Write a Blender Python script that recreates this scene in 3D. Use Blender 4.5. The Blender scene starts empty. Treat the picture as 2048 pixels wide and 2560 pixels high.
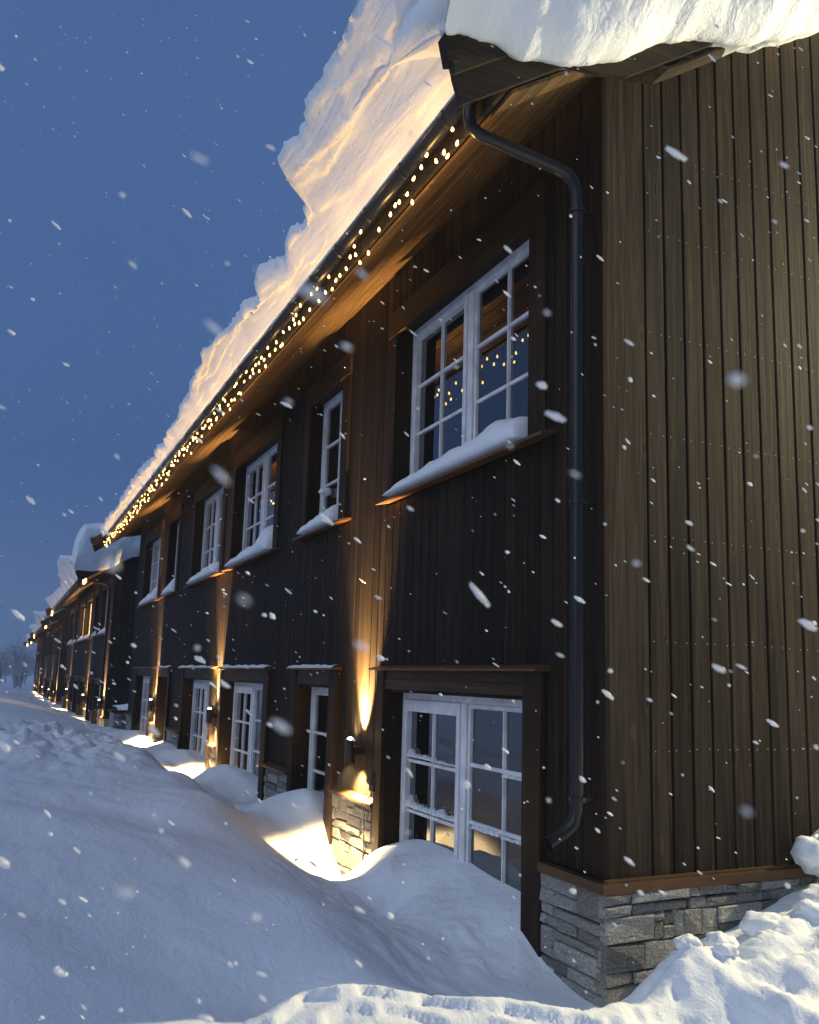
import bpy, math, random
import numpy as np
from mathutils import Vector, Matrix, noise
random.seed(7)
RND = random.Random(11)
D = bpy.data
COL = bpy.context.scene.collection
scene = bpy.context.scene

# ------------------------------------------------------------------ camera, sky, sun, exposure
# z = 0 is the photographer's eye height; the facade is the plane x = 0, the gable the plane y = 0
cam = D.cameras.new('camera'); camo = D.objects.new('camera', cam); COL.objects.link(camo)
CP = Vector((-3.0477, -3.9638, 0.0))
R = ((0.90625, 0.08827, 0.41342), (-0.42183, 0.12482, 0.89804), (0.02767, -0.98824, 0.15035))
right = Vector((R[0][0], R[1][0], R[2][0])); down = Vector((R[0][1], R[1][1], R[2][1])); fwd = Vector((R[0][2], R[1][2], R[2][2]))
m = Matrix((( right.x, -down.x, -fwd.x, CP.x), (right.y, -down.y, -fwd.y, CP.y), (right.z, -down.z, -fwd.z, CP.z), (0, 0, 0, 1)))
camo.matrix_world = m
cam.sensor_fit = 'HORIZONTAL'; cam.sensor_width = 36.0; cam.lens = 2180.0 / 2048 * 36
cam.shift_y = 85.0 / 2048
cam.dof.use_dof = True; cam.dof.focus_distance = 7.0; cam.dof.aperture_fstop = 5.0
cam.clip_start = 0.05; cam.clip_end = 3000
scene.camera = camo

world = D.worlds.new('World'); scene.world = world; world.use_nodes = True
nt = world.node_tree; nt.nodes.clear()
out = nt.nodes.new('ShaderNodeOutputWorld'); bg = nt.nodes.new('ShaderNodeBackground')
sky = nt.nodes.new('ShaderNodeTexSky'); sky.sky_type = 'NISHITA'; sky.sun_disc = False
sky.sun_elevation = math.radians(0.5); sky.sun_rotation = math.radians(200); sky.air_density = 1.5; sky.dust_density = 2.0
sky.ozone_density = 4.0
tc = nt.nodes.new('ShaderNodeTexCoord'); sep = nt.nodes.new('ShaderNodeSeparateXYZ')
nt.links.new(tc.outputs['Generated'], sep.inputs[0])
ramp = nt.nodes.new('ShaderNodeValToRGB')
ramp.color_ramp.elements[0].position = 0.0; ramp.color_ramp.elements[0].color = (0.105, 0.180, 0.355, 1)
ramp.color_ramp.elements[1].position = 0.8; ramp.color_ramp.elements[1].color = (0.064, 0.128, 0.300, 1)
e = ramp.color_ramp.elements.new(0.22); e.color = (0.062, 0.126, 0.298, 1)
nt.links.new(sep.outputs['Z'], ramp.inputs[0])
cn = nt.nodes.new('ShaderNodeTexNoise'); cn.inputs['Scale'].default_value = 2.0; cn.inputs['Detail'].default_value = 4
nt.links.new(tc.outputs['Generated'], cn.inputs['Vector'])
cmr = nt.nodes.new('ShaderNodeMapRange'); cmr.inputs['From Min'].default_value = 0.3; cmr.inputs['From Max'].default_value = 0.7
cmr.inputs['To Min'].default_value = 0.93; cmr.inputs['To Max'].default_value = 1.09
nt.links.new(cn.outputs['Fac'], cmr.inputs['Value'])
mul = nt.nodes.new('ShaderNodeVectorMath'); mul.operation = 'SCALE'
nt.links.new(ramp.outputs[0], mul.inputs[0]); nt.links.new(cmr.outputs[0], mul.inputs['Scale'])
sk2 = nt.nodes.new('ShaderNodeVectorMath'); sk2.operation = 'SCALE'; sk2.inputs['Scale'].default_value = 0.004
nt.links.new(sky.outputs[0], sk2.inputs[0])
add = nt.nodes.new('ShaderNodeVectorMath'); add.operation = 'ADD'
nt.links.new(mul.outputs[0], add.inputs[0]); nt.links.new(sk2.outputs[0], add.inputs[1])
nt.links.new(add.outputs[0], bg.inputs['Color']); bg.inputs['Strength'].default_value = 1.0
nt.links.new(bg.outputs[0], out.inputs[0])

sun = D.lights.new('sun', 'SUN'); suno = D.objects.new('sun', sun); COL.objects.link(suno)
sun.energy = 0.76; sun.angle = math.radians(60); sun.color = (0.80, 0.91, 1.0)
suno.rotation_euler = (math.radians(55), 0, math.radians(-75))   # the last dusk light through cloud, from the open side

scene.view_settings.view_transform = 'Standard'; scene.view_settings.look = 'None'
scene.view_settings.exposure = 0.0; scene.view_settings.gamma = 1.0
scene.render.engine = 'CYCLES'
scene.cycles.max_bounces = 5; scene.cycles.diffuse_bounces = 3; scene.cycles.glossy_bounces = 3
scene.cycles.sample_clamp_indirect = 4.0

# ------------------------------------------------------------------ helpers
WL = {}   # world location of parents
def tag(o, label=None, cat=None, group=None, kind=None):
    if label: o['label'] = label
    if cat: o['category'] = cat
    if group: o['group'] = group
    if kind: o['kind'] = kind
    return o
def empty(name, loc, label, cat, group=None):
    o = D.objects.new(name, None); COL.objects.link(o); o.location = loc; o.empty_display_size = 0.2
    WL[o.name] = Vector(loc)
    return tag(o, label, cat, group)
def wloc(o): return WL[o.name]
class MB:
    def __init__(s): s.v = []; s.f = []
    def add(s, vs, fs):
        n = len(s.v); s.v += [tuple(v) for v in vs]; s.f += [tuple(i + n for i in f) for f in fs]; return s
    def box(s, x0, x1, y0, y1, z0, z1):
        return s.add([(x0,y0,z0),(x1,y0,z0),(x1,y1,z0),(x0,y1,z0),(x0,y0,z1),(x1,y0,z1),(x1,y1,z1),(x0,y1,z1)],
                     [(0,3,2,1),(4,5,6,7),(0,1,5,4),(1,2,6,5),(2,3,7,6),(3,0,4,7)])
    def prism(s, poly, a0, a1, axis='y'):
        # poly in the plane across the axis, extruded along it
        n = len(poly)
        if axis == 'y': P = lambda p, a: (p[0], a, p[1])
        elif axis == 'x': P = lambda p, a: (a, p[0], p[1])
        else: P = lambda p, a: (p[0], p[1], a)
        vs = [P(p, a0) for p in poly] + [P(p, a1) for p in poly]
        fs = [tuple(range(n)), tuple(range(2*n-1, n-1, -1))] + [(i, i+n, (i+1) % n + n, (i+1) % n) for i in range(n)]
        return s.add(vs, fs)
    def tube(s, pts, r, n=10, closed=True):
        pts = [Vector(p) for p in pts]; rings = []
        up = Vector((0.13, 0.21, 0.97)); 
        for i, p in enumerate(pts):
            d = (pts[min(i+1, len(pts)-1)] - pts[max(i-1, 0)]).normalized()
            a = d.cross(up)
            if a.length < .05: a = d.cross(Vector((1, 0, 0)))
            a.normalize(); b = d.cross(a).normalized()
            rr = r[i] if isinstance(r, (list, tuple)) else r
            rings.append([p + a*math.cos(t)*rr + b*math.sin(t)*rr for t in [2*math.pi*k/n for k in range(n)]])
        vs = [v for ring in rings for v in ring]; fs = []
        for i in range(len(pts)-1):
            for k in range(n): fs.append((i*n+k, i*n+(k+1) % n, (i+1)*n+(k+1) % n, (i+1)*n+k))
        if closed: fs += [tuple(range(n-1, -1, -1)), tuple((len(pts)-1)*n+k for k in range(n))]
        return s.add(vs, fs)
    def build(s, name, mat, parent=None, smooth=False, label=None, cat=None, group=None, kind=None, loc=None):
        if not s.v: return None
        a = np.array(s.v, float)
        c = Vector(((a.min(0)+a.max(0))/2).tolist()) if loc is None else Vector(loc)
        me = D.meshes.new(name); me.from_pydata((a - np.array(c)).tolist(), [], s.f); me.validate()
        me.materials.append(mat)
        import bmesh
        bm = bmesh.new(); bm.from_mesh(me); bmesh.ops.recalc_face_normals(bm, faces=bm.faces); bm.to_mesh(me); bm.free()
        if smooth: me.polygons.foreach_set('use_smooth', [True]*len(me.polygons))
        o = D.objects.new(name, me); COL.objects.link(o); WL[o.name] = c
        if parent is not None:
            o.parent = parent; o.location = c - wloc(parent)
        else: o.location = c
        return tag(o, label, cat, group, kind)
def shared(name, me, parent, loc, scale=(1,1,1), rot=None):
    o = D.objects.new(name, me); COL.objects.link(o); WL[o.name] = Vector(loc)
    if parent is not None: o.parent = parent; o.location = Vector(loc) - wloc(parent)
    else: o.location = loc
    o.scale = scale
    if rot: o.rotation_euler = rot
    return o

# ------------------------------------------------------------------ materials
def mat(name):
    m = D.materials.new(name); m.use_nodes = True; n = m.node_tree.nodes
    return m, m.node_tree, n['Principled BSDF']
def node(t, kind, **kw):
    n = t.nodes.new(kind)
    for k, v in kw.items():
        if k in n.inputs: n.inputs[k].default_value = v
        else: setattr(n, k, v)
    return n
def coords(t, scale, w=True):
    g = node(t, 'ShaderNodeNewGeometry'); mp = node(t, 'ShaderNodeMapping'); mp.inputs['Scale'].default_value = scale
    t.links.new(g.outputs['Position'], mp.inputs['Vector']); 
    if not w: return mp.outputs[0]
    oi = node(t, 'ShaderNodeObjectInfo'); k = node(t, 'ShaderNodeVectorMath', operation='ADD')
    sc = node(t, 'ShaderNodeVectorMath', operation='SCALE'); sc.inputs[0].default_value = (37, 71, 53)
    t.links.new(oi.outputs['Random'], sc.inputs['Scale']); t.links.new(mp.outputs[0], k.inputs[0]); t.links.new(sc.outputs[0], k.inputs[1])
    return k.outputs[0]
def rampn(t, fac, stops):
    r = node(t, 'ShaderNodeValToRGB'); cr = r.color_ramp
    while len(cr.elements) < len(stops): cr.elements.new(0.5)
    for e, (p, c) in zip(cr.elements, stops): e.position = p; e.color = (*c, 1)
    t.links.new(fac, r.inputs[0]); return r.outputs[0]
def mixc(t, a, b, fac, mode='MULTIPLY'):
    mx = node(t, 'ShaderNodeMix', data_type='RGBA', blend_type=mode)
    for key, v in ((6, a), (7, b)):
        if hasattr(v, 'links') or hasattr(v, 'is_linked'): t.links.new(v, mx.inputs[key])
        else: mx.inputs[key].default_value = (*v, 1)
    if hasattr(fac, 'is_linked'): t.links.new(fac, mx.inputs[0])
    else: mx.inputs[0].default_value = fac
    return mx.outputs[2]
def bump(t, b, h, strength, dist):
    n = node(t, 'ShaderNodeBump'); n.inputs['Strength'].default_value = strength; n.inputs['Distance'].default_value = dist
    t.links.new(h, n.inputs['Height']); t.links.new(n.outputs[0], b.inputs['Normal'])
def wood(name, dark, light, axis='z', rough=0.55, var=0.35, knots=True):
    m, t, b = mat(name)
    s = {'z': (26, 26, 1.1), 'y': (26, 1.1, 26), 'x': (1.1, 26, 26)}[axis]
    v = coords(t, s)
    n1 = node(t, 'ShaderNodeTexNoise', Scale=1.0, Detail=5.0, Roughness=0.62); n1.inputs['Distortion'].default_value = 0.5; t.links.new(v, n1.inputs['Vector'])
    s2 = tuple(q*3.2 for q in s); v2 = coords(t, s2)
    n2 = node(t, 'ShaderNodeTexNoise', Scale=1.0, Detail=3.0); t.links.new(v2, n2.inputs['Vector'])
    c = rampn(t, n1.outputs['Fac'], [(0.3, dark), (0.5, tuple((p+q)/2*0.9 for p, q in zip(dark, light))), (0.72, light)])
    c2 = rampn(t, n2.outputs['Fac'], [(0.32, (.55, .55, .55)), (0.6, (1, 1, 1))])
    c = mixc(t, c, c2, 0.7)
    if knots:
        ks = {'z': (9, 9, 2.6), 'y': (9, 2.6, 9), 'x': (2.6, 9, 9)}[axis]
        vk = coords(t, ks); vo = node(t, 'ShaderNodeTexVoronoi', Scale=1.0); t.links.new(vk, vo.inputs['Vector'])
        kk = rampn(t, vo.outputs['Distance'], [(0.06, (.3, .22, .18)), (0.12, (1.9, 1.75, 1.5)), (0.22, (1, 1, 1))])
        c = mixc(t, c, kk, 0.75)
    oi = node(t, 'ShaderNodeObjectInfo'); mr = node(t, 'ShaderNodeMapRange'); t.links.new(oi.outputs['Random'], mr.inputs['Value'])
    mr.inputs['To Min'].default_value = 1-var; mr.inputs['To Max'].default_value = 1+var
    hs = node(t, 'ShaderNodeHueSaturation'); t.links.new(c, hs.inputs['Color']); t.links.new(mr.outputs[0], hs.inputs['Value'])
    t.links.new(hs.outputs[0], b.inputs['Base Color'])
    b.inputs['Roughness'].default_value = rough; b.inputs['Specular IOR Level'].default_value = 0.1
    bump(t, b, n1.outputs['Fac'], 0.35, 0.006)
    return m
def plain(name, col, rough=0.5, metal=0.0, nscale=0, spec=0.5):
    m, t, b = mat(name)
    b.inputs['Roughness'].default_value = rough; b.inputs['Metallic'].default_value = metal; b.inputs['Specular IOR Level'].default_value = spec
    if nscale:
        v = coords(t, (nscale,)*3); n1 = node(t, 'ShaderNodeTexNoise', Scale=1.0, Detail=4.0); t.links.new(v, n1.inputs['Vector'])
        c = rampn(t, n1.outputs['Fac'], [(0.3, tuple(q*0.75 for q in col)), (0.7, tuple(min(1, q*1.12) for q in col))])
        t.links.new(c, b.inputs['Base Color'])
    else: b.inputs['Base Color'].default_value = (*col, 1)
    return m
def emit(name, col, strength, sample='NONE'):
    m, t, b = mat(name)
    b.inputs['Base Color'].default_value = (.8, .7, .5, 1); b.inputs['Emission Color'].default_value = (*col, 1); b.inputs['Emission Strength'].default_value = strength
    m.cycles.emission_sampling = sample
    return m
M = {}
M['plank'] = wood('stained_planks_shaded', (.006, .0045, .0035), (.030, .020, .013), 'z', 0.65)  # same stain as the gable, with the facade's shade put into a darker colour
M['gable'] = wood('stained_gable_planks_lit', (.012, .0085, .006), (.060, .043, .030), 'z', 0.72, 0.38)  # paler copy of the facade stain, lamplight put into the colour
M['trim'] = wood('stained_trim_boards', (.013, .008, .005), (.042, .025, .014), 'z', 0.55)
M['trimh'] = wood('stained_trim_boards_level', (.024, .015, .009), (.075, .046, .026), 'y', 0.5)
M['soffit'] = wood('soffit_boards', (.055, .033, .015), (.20, .125, .06), 'y', 0.55, 0.2)
M['barge'] = wood('barge_boards', (.022, .017, .012), (.062, .049, .034), 'x', 0.55)
M['core'] = plain('dark_inside', (.006, .005, .005), 0.9, spec=0)
M['joint'] = plain('dark_joint', (.010, .008, .007), 0.9, spec=0.1)
M['copper'] = plain('brown_flashing_metal', (.20, .095, .045), 0.42, 0.6, 9)
M['capm'] = plain('brown_metal_cap', (.13, .066, .030), 0.4, 0.5, 9)
M['gutter'] = plain('black_coated_steel', (.010, .010, .012), 0.3, 0.0, 0, 0.4)
M['white'] = plain('white_window_paint', (.84, .84, .86), 0.35, 0, 6)
M['lampm'] = plain('black_lamp_metal', (.012, .012, .012), 0.35)
M['cable'] = plain('black_rubber_cable', (.01, .01, .01), 0.6)
M['bulb'] = emit('warm_bulb_glow', (1.0, .58, .17), 7.0)
M['lens'] = emit('warm_lamp_lens', (1.0, .85, .55), 40.0)
M['litpane'] = emit('lit_room_behind_glass', (1.0, .55, .18), 9, 'FRONT')
def glass():
    m, t, b = mat('dark_reflecting_glass')
    b.inputs['Base Color'].default_value = (.006, .007, .009, 1); b.inputs['Roughness'].default_value = 0.012; b.inputs['IOR'].default_value = 2.0
    b.inputs['Coat Weight'].default_value = 0.6; b.inputs['Coat Roughness'].default_value = 0.01
    v = coords(t, (1.4, 1.4, 1.4), True); n1 = node(t, 'ShaderNodeTexNoise', Scale=1.0, Detail=1.0); t.links.new(v, n1.inputs['Vector'])
    bump(t, b, n1.outputs['Fac'], 0.10, 0.01)
    return m
M['glass'] = glass()
def stone():
    m, t, b = mat('grey_banded_stone')
    v = coords(t, (6, 6, 48)); n1 = node(t, 'ShaderNodeTexNoise', Scale=1.0, Detail=5.0, Roughness=0.6); n1.inputs['Distortion'].default_value = 1.2; t.links.new(v, n1.inputs['Vector'])
    v2 = coords(t, (70, 70, 70)); n2 = node(t, 'ShaderNodeTexNoise', Scale=1.0, Detail=3.0); t.links.new(v2, n2.inputs['Vector'])
    c = rampn(t, n1.outputs['Fac'], [(0.3, (.17, .17, .165)), (0.46, (.40, .39, .37)), (0.54, (.26, .26, .25)), (0.72, (.58, .57, .53))])
    c2 = rampn(t, n2.outputs['Fac'], [(0.3, (.5, .5, .5)), (0.65, (1.1, 1.1, 1.1))])
    c = mixc(t, c, c2, 0.8)
    oi = node(t, 'ShaderNodeObjectInfo'); mr = node(t, 'ShaderNodeMapRange'); t.links.new(oi.outputs['Random'], mr.inputs['Value'])
    mr.inputs['To Min'].default_value = 0.5; mr.inputs['To Max'].default_value = 1.25
    hs = node(t, 'ShaderNodeHueSaturation'); t.links.new(c, hs.inputs['Color']); t.links.new(mr.outputs[0], hs.inputs['Value'])
    t.links.new(hs.outputs[0], b.inputs['Base Color']); b.inputs['Roughness'].default_value = 0.85
    ad = node(t, 'ShaderNodeMath', operation='ADD'); t.links.new(n1.outputs['Fac'], ad.inputs[0]); t.links.new(n2.outputs['Fac'], ad.inputs[1])
    bump(t, b, ad.outputs[0], 0.9, 0.02)
    return m
M['stone'] = stone()
def snow(name, fine=60, amp=0.6, dist=0.012, aniso=None):
    m, t, b = mat(name)
    b.inputs['Base Color'].default_value = (.82, .86, .90, 1); b.inputs['Roughness'].default_value = 0.75; b.inputs['Specular IOR Level'].default_value = 0.15
    v = coords(t, (fine,)*3, False); n1 = node(t, 'ShaderNodeTexNoise', Scale=1.0, Detail=3.0); t.links.new(v, n1.inputs['Vector'])
    v2 = coords(t, aniso or (9, 5, 9), False); n2 = node(t, 'ShaderNodeTexNoise', Scale=1.0, Detail=5.0, Roughness=0.6); n2.inputs['Distortion'].default_value = 0.8; t.links.new(v2, n2.inputs['Vector'])
    s1 = node(t, 'ShaderNodeMath', operation='MULTIPLY'); s1.inputs[1].default_value = 0.22; t.links.new(n1.outputs['Fac'], s1.inputs[0])
    ad = node(t, 'ShaderNodeMath', operation='ADD'); t.links.new(s1.outputs[0], ad.inputs[0]); t.links.new(n2.outputs['Fac'], ad.inputs[1])
    bump(t, b, ad.outputs[0], amp, dist)
    return m
M['snow'] = snow('ground_snow', 85, 0.6, 0.022)
M['roofsnow'] = snow('wind_packed_snow', 45, 0.6, 0.03, (7, .7, 7))
M['gablesnow'] = snow('gable_roof_snow', 30, 0.7, 0.03, (4, 4, 4))
M['flake'] = plain('snowflake_white', (.9, .9, .9), 0.7)
M['frost'] = plain('frost_crystals', (.85, .88, .92), 0.35, 0, 40)
M['bark'] = plain('frost_haze_bark', (.40, .41, .43), 0.9, 0, 5)  # frost, plus distance haze put into the pale colour
M['twig'] = plain('frost_haze_twigs', (.55, .57, .60), 0.9)  # pale for frost and for the haze painted into it
M['pole'] = plain('grey_wooden_pole', (.06, .055, .05), 0.9, 0, 5)

# ------------------------------------------------------------------ ground snow
CPTS = [  # x, y, z : measured heights of the drifts
 (-.12,-.02,-1.66),(-.35,.25,-1.62),(-.1,.54,-1.60),(0,.78,-1.45),(-.35,.9,-1.56),(0,1.13,-1.40),(-.35,1.5,-1.47),(0,1.5,-1.37),(-.05,2.0,-1.33),(-.35,2.1,-1.36),
 (-.08,2.5,-1.34),(-.1,2.85,-1.38),(-.12,3.1,-1.50),(-.15,3.7,-1.88),(-.1,4.0,-1.72),(-.45,3.4,-1.62),(-.40,2.8,-1.62),(-.2,3.4,-1.82),(-.15,4.25,-1.50),(-.15,4.5,-1.17),(-.15,4.95,-1.15),(-.4,4.9,-1.30),
 (-.1,5.5,-1.28),(-.1,5.85,-1.36),(-.1,6.3,-1.55),(-.15,6.8,-1.45),(-.2,7.6,-1.27),(-.2,8.3,-1.22),(-.15,9.0,-1.45),(-.15,9.4,-1.62),(-.1,9.8,-1.50),(-.2,10.4,-1.28),(-.15,11.1,-1.27),
 (-.1,12.0,-1.36),(-.15,13.2,-1.30),(-.2,15.0,-1.52),(-.2,16.0,-1.30),(-.2,17.5,-1.38),(-.4,21,-1.50),(-.3,25,-1.75),(-.4,32,-1.75),(-.4,45,-1.9),(-.4,65,-2.0),(0,110,-2.2),(-3.2,110,-2.1),
 (-.80,1.55,-1.50),(-.75,2.3,-1.49),(-1.10,2.4,-1.33),(-1.4,2.6,-1.29),(-1.1,3.4,-1.29),(-.75,3.9,-1.47),(-1.23,1.3,-1.36),(-1.22,.55,-1.43),(-1.1,.15,-1.50),(-.4,1.9,-1.56),(-1.1,4.2,-1.15),(-.75,5.6,-1.42),(-1.15,5.9,-1.13),(-.7,7.5,-1.40),(-1.0,7.3,-1.20),(-1.1,9.1,-1.17),(-.6,9.4,-1.50),
 (-1.2,12.5,-1.22),(-.7,12.5,-1.42),(-.9,15.5,-1.42),(-1.3,17,-1.28),(-1.4,22,-1.35),
 (-1.6,1.3,-1.40),(-1.8,2.4,-1.28),(-1.85,4.3,-1.17),(-2.0,1.0,-1.50),(-2.4,2.2,-1.30),(-2.95,4.5,-1.17),(-2.9,1.0,-1.46),(-2.9,0.2,-1.50),(-3.0,7.2,-1.08),(-1.9,7.0,-1.08),
 (-.95,.45,-1.57),(-.6,.9,-1.57),(-.5,.3,-1.63),
 (-2.14,-.37,-1.40),(-2.03,-.2,-1.42),(-1.71,-.10,-1.36),(-1.46,-.15,-1.35),(-1.22,-.33,-1.355),(-1.04,-.42,-1.36),(-.66,-.70,-1.37),(-.44,-.62,-1.38),(-1.5,-.9,-1.42),(-.7,-1.3,-1.45),(-2.4,-1.0,-1.52),(-1.7,.2,-1.52),(-1.25,.1,-1.56),(-.85,-.1,-1.58),
 (-.28,-.50,-1.46),(-.14,-.45,-1.36),(.0,-.48,-1.24),(.1,-.5,-1.21),(.3,-.5,-1.25),(.6,-.5,-1.20),(1.0,-.5,-1.12),(1.7,-.5,-1.0),(3,-.5,-.95),
 (.05,-.1,-1.60),(.4,-.08,-1.42),(.8,-.06,-1.33),(1.3,-.05,-1.18),(2.2,-.05,-1.05),
 (.0,-.95,-1.42),(.4,-1.05,-1.33),(1.0,-1.1,-1.22),(1.0,-1.8,-1.38),(0,-2,-1.48),(3,-2,-1.4),
 (-3.0,-3.9,-1.62),(0,-6,-1.6),(6,-5,-1.5),(-8,-5,-1.6),(-7,2,-1.35),(-7,9,-1.0),(-9,20,-.9),(-3.2,21,-.95),(-2.2,21,-1.15),(-2.3,10.8,-.98),(-3.2,12,-.92),(-1.7,10.6,-1.05),(-4.5,35,-1.05),(-4,55,-1.4),(-30,60,-.8),(-40,0,-1.2),(-60,110,-1.5),(40,110,-2.2),(30,-10,-1.5),(15,50,-1.8)]
def tr(x, y):
    return np.arcsinh(np.asarray(x, float)/3.0)*3.0, np.arcsinh((np.asarray(y, float)+1)/3.0)*3.0
cp = np.array(CPTS); px, py = tr(cp[:,0], cp[:,1]); pz = cp[:,2]
def phi(r2): return 0.5*r2*np.log(r2+1e-9)
def fit():
    n = len(px); K = phi((px[:,None]-px[None])**2+(py[:,None]-py[None])**2) + np.eye(n)*0.004
    Pm = np.stack([np.ones(n), px, py], 1)
    A = np.block([[K, Pm],[Pm.T, np.zeros((3,3))]])
    return np.linalg.solve(A, np.concatenate([pz, np.zeros(3)]))
W = fit()
def ground_base(x, y):
    x = np.asarray(x, float); y = np.asarray(y, float); sh = x.shape
    u, v = tr(x.ravel(), y.ravel()); z = W[-3] + W[-2]*u + W[-1]*v
    for i in range(len(px)): z += W[i]*phi((u-px[i])**2+(v-py[i])**2)
    return z.reshape(sh)
def grow(a, b, s0, g):
    L = [a]; s = s0
    while L[-1] < b: L.append(L[-1]+s); s *= g
    return L
xs = [-q for q in grow(3.4, 220, .05, 1.13)][::-1] + list(np.arange(-3.36, -2.3, .035)) + list(np.arange(-2.3, 1.5, .019)) + list(np.arange(1.5, 2.4, .035)) + grow(2.42, 200, .06, 1.14)
ys = [-q for q in grow(2.0, 60, .08, 1.2)][::-1] + list(np.arange(-1.95, -1.3, .03)) + list(np.arange(-1.3, 3.0, .021)) + grow(3.03, 500, .034, 1.009)
xs = np.array(xs); ys = np.array(ys)
def fbm(p, o=4): return noise.fractal(p, 1.0, 2.0, o)
RX = [-2.3,-2.14,-2.0,-1.71,-1.46,-1.22,-1.04,-.66,-.44,-.2,.1]; RY = [-.5,-.37,-.2,-.08,-.13,-.31,-.41,-.71,-.66,-.55,-.6]
def sst(t): t = max(0, min(1, t)); return t*t*(3-2*t)
def lumps(x, y):
    z = 0.0
    # smooth wind-blown drift with a crust of ripples on the slope above the trench
    z += 0.030*noise.noise(Vector((x*1.1, y*0.7, 3.1))) + 0.012*noise.noise(Vector((x*3, y*2.2, 1.7)))
    # rippled slope
    w = math.exp(-((x+0.85)/0.30)**2)*math.exp(-((y-1.6)/1.6)**2)
    if w > .02:
        z += w*(0.020*noise.noise(Vector((x*13+y*2.2, y*3.5, .5)))+0.012*noise.noise(Vector((x*27+y*5, y*8, 2.5))))
    if -2.3 < x < .1 and -1.4 < y < .6:
        yr = float(np.interp(x, RX, RY)); e_ = .03*noise.noise(Vector((x*6, 0, 5)))+.015*noise.noise(Vector((x*17, 0, 5)))
        f = min(1, (x+2.3)/.25, (.1-x)/.25)
        z -= f*.07*sst((y-yr-e_)/.06)*(1-sst((y-yr-.15)/.5))
        z -= f*.045*sst((yr-.10+2*e_-y)/.05)
        z -= f*.035*sst((yr-.24-2*e_-y)/.04)
    # knobbly dug snow along the near ridge and the pile against the gable
    w = max(0, min(1, (0.05-y)/.25)) * max(0, min(1, (x+2.6)/.5))
    if w > 0:
        z += w*(0.012*fbm(Vector((x*5, y*7, 4)), 4)+.006*(abs(noise.noise(Vector((x*9, y*9, 4))))-.2)+.004*noise.noise(Vector((x*30, y*30, 4))))
        g = max(0, min(1, (x+.15)/.35))*max(0, min(1, (-.12-y)/.2))*max(0, min(1, (y+1.6)/.4))
        if g > 0:
            z += g*(0.10*abs(noise.noise(Vector((x*3.3, y*3.3, 8))))-.03+0.045*(0.45-noise.voronoi(Vector((x*4.2+2, y*4.2, 2)))[0][0])+0.02*fbm(Vector((x*9, y*9, 4)), 4)+.018*(abs(noise.noise(Vector((x*19, y*19, 4))))-.2))
    # two grooves pushed in the mound before the glass door
    for gx, gy in ((-.42, 2.35), (-.50, 1.85)):
        z -= 0.09*math.exp(-(((x-gx)/.05)**2+((y-gy)/.07)**2))
    # ploughed bank at the far left
    w = math.exp(-((x+2.2)/1.3)**2)*math.exp(-((y-10.5)/3.2)**2)
    if w > .02: z += w*(0.24*fbm(Vector((x*1.7, y*.9, 7)), 5) + .09*abs(noise.noise(Vector((x*4, y*2, 9)))))
    w = math.exp(-((x+.75)/.6)**2)
    if y > 3: z += w*(.10*noise.noise(Vector((x*2.4, y*1.1, 12)))+.03*noise.noise(Vector((x*6, y*3.5, 2)))) * min(1, (y-3)/2)
    w = math.exp(-((x+.35)/.35)**2)*min(1, max(0, (2.9-y)/.5))*min(1, max(0, (y-.3)/.4))
    if w > .02: z += w*(.035*noise.noise(Vector((x*4.5+1, y*4, 6)))+.018*abs(noise.noise(Vector((x*11, y*9, 6)))))
    w = max(0, min(1, (y-.3)/.6))*math.exp(-((x+2.2)/1.2)**2)*math.exp(-((y-3.5)/3.5)**2)
    if w > .02: z += w*(.05*noise.noise(Vector((x*1.5+y*.6, y*.8, 31)))+.010*noise.noise(Vector((x*7+y*2, y*2.5, 3))))
    return z
X, Y = np.meshgrid(xs, ys); Z = ground_base(X, Y)
far = np.clip((np.hypot(X+3, Y)-120)/100, 0, 1); Z = Z*(1-far) - 2.0*far
Z = np.clip(Z, -2.4, -.2)
Zl = Z.copy(); ny, nx = X.shape
for j in range(ny):
    if ys[j] > 60 or ys[j] < -6: continue
    for i in range(nx):
        if -6 < xs[i] < 5: Zl[j, i] += lumps(xs[i], ys[j])
# the house interior keeps the ground well under the floor
inside = (X > .35) & (Y > .25) & (X < 9.5) & (Y < 100)
Zl[inside] -= .3
idx = np.arange(nx*ny).reshape(ny, nx)
F = np.stack([idx[:-1,:-1].ravel(), idx[:-1,1:].ravel(), idx[1:,1:].ravel(), idx[1:,:-1].ravel()], 1)
me = D.meshes.new('snow_ground'); me.vertices.add(nx*ny); me.vertices.foreach_set('co', np.stack([X, Y, Zl], -1).ravel())
me.loops.add(F.size); me.loops.foreach_set('vertex_index', F.ravel()); me.polygons.add(len(F))
me.polygons.foreach_set('loop_start', np.arange(0, F.size, 4)); me.polygons.foreach_set('loop_total', np.full(len(F), 4))
me.update(); me.validate(); me.polygons.foreach_set('use_smooth', [True]*len(me.polygons)); me.materials.append(M['snow'])
g = D.objects.new('snow_ground', me); COL.objects.link(g); tag(g, kind='structure')

def lump_mesh(mb, c, r, seed, flat=1.0, n=14):
    rows = n//2
    vs = []; 
    for i in range(rows+1):
        th = math.pi*i/rows
        for k in range(n):
            ph = 2*math.pi*k/n; d = Vector((math.sin(th)*math.cos(ph), math.sin(th)*math.sin(ph), math.cos(th)))
            q = 1+.38*noise.noise(d*1.8+Vector((seed, 0, 0)))+.2*abs(noise.noise(d*3.5+Vector((0, seed, 0))))+.08*noise.noise(d*9+Vector((0, seed, 0)))
            vs.append((c[0]+d.x*r*q, c[1]+d.y*r*q, c[2]+d.z*r*q*flat))
    fs = [(i*n+k, i*n+(k+1) % n, (i+1)*n+(k+1) % n, (i+1)*n+k) for i in range(rows) for k in range(n)]
    mb.add(vs, fs)

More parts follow.
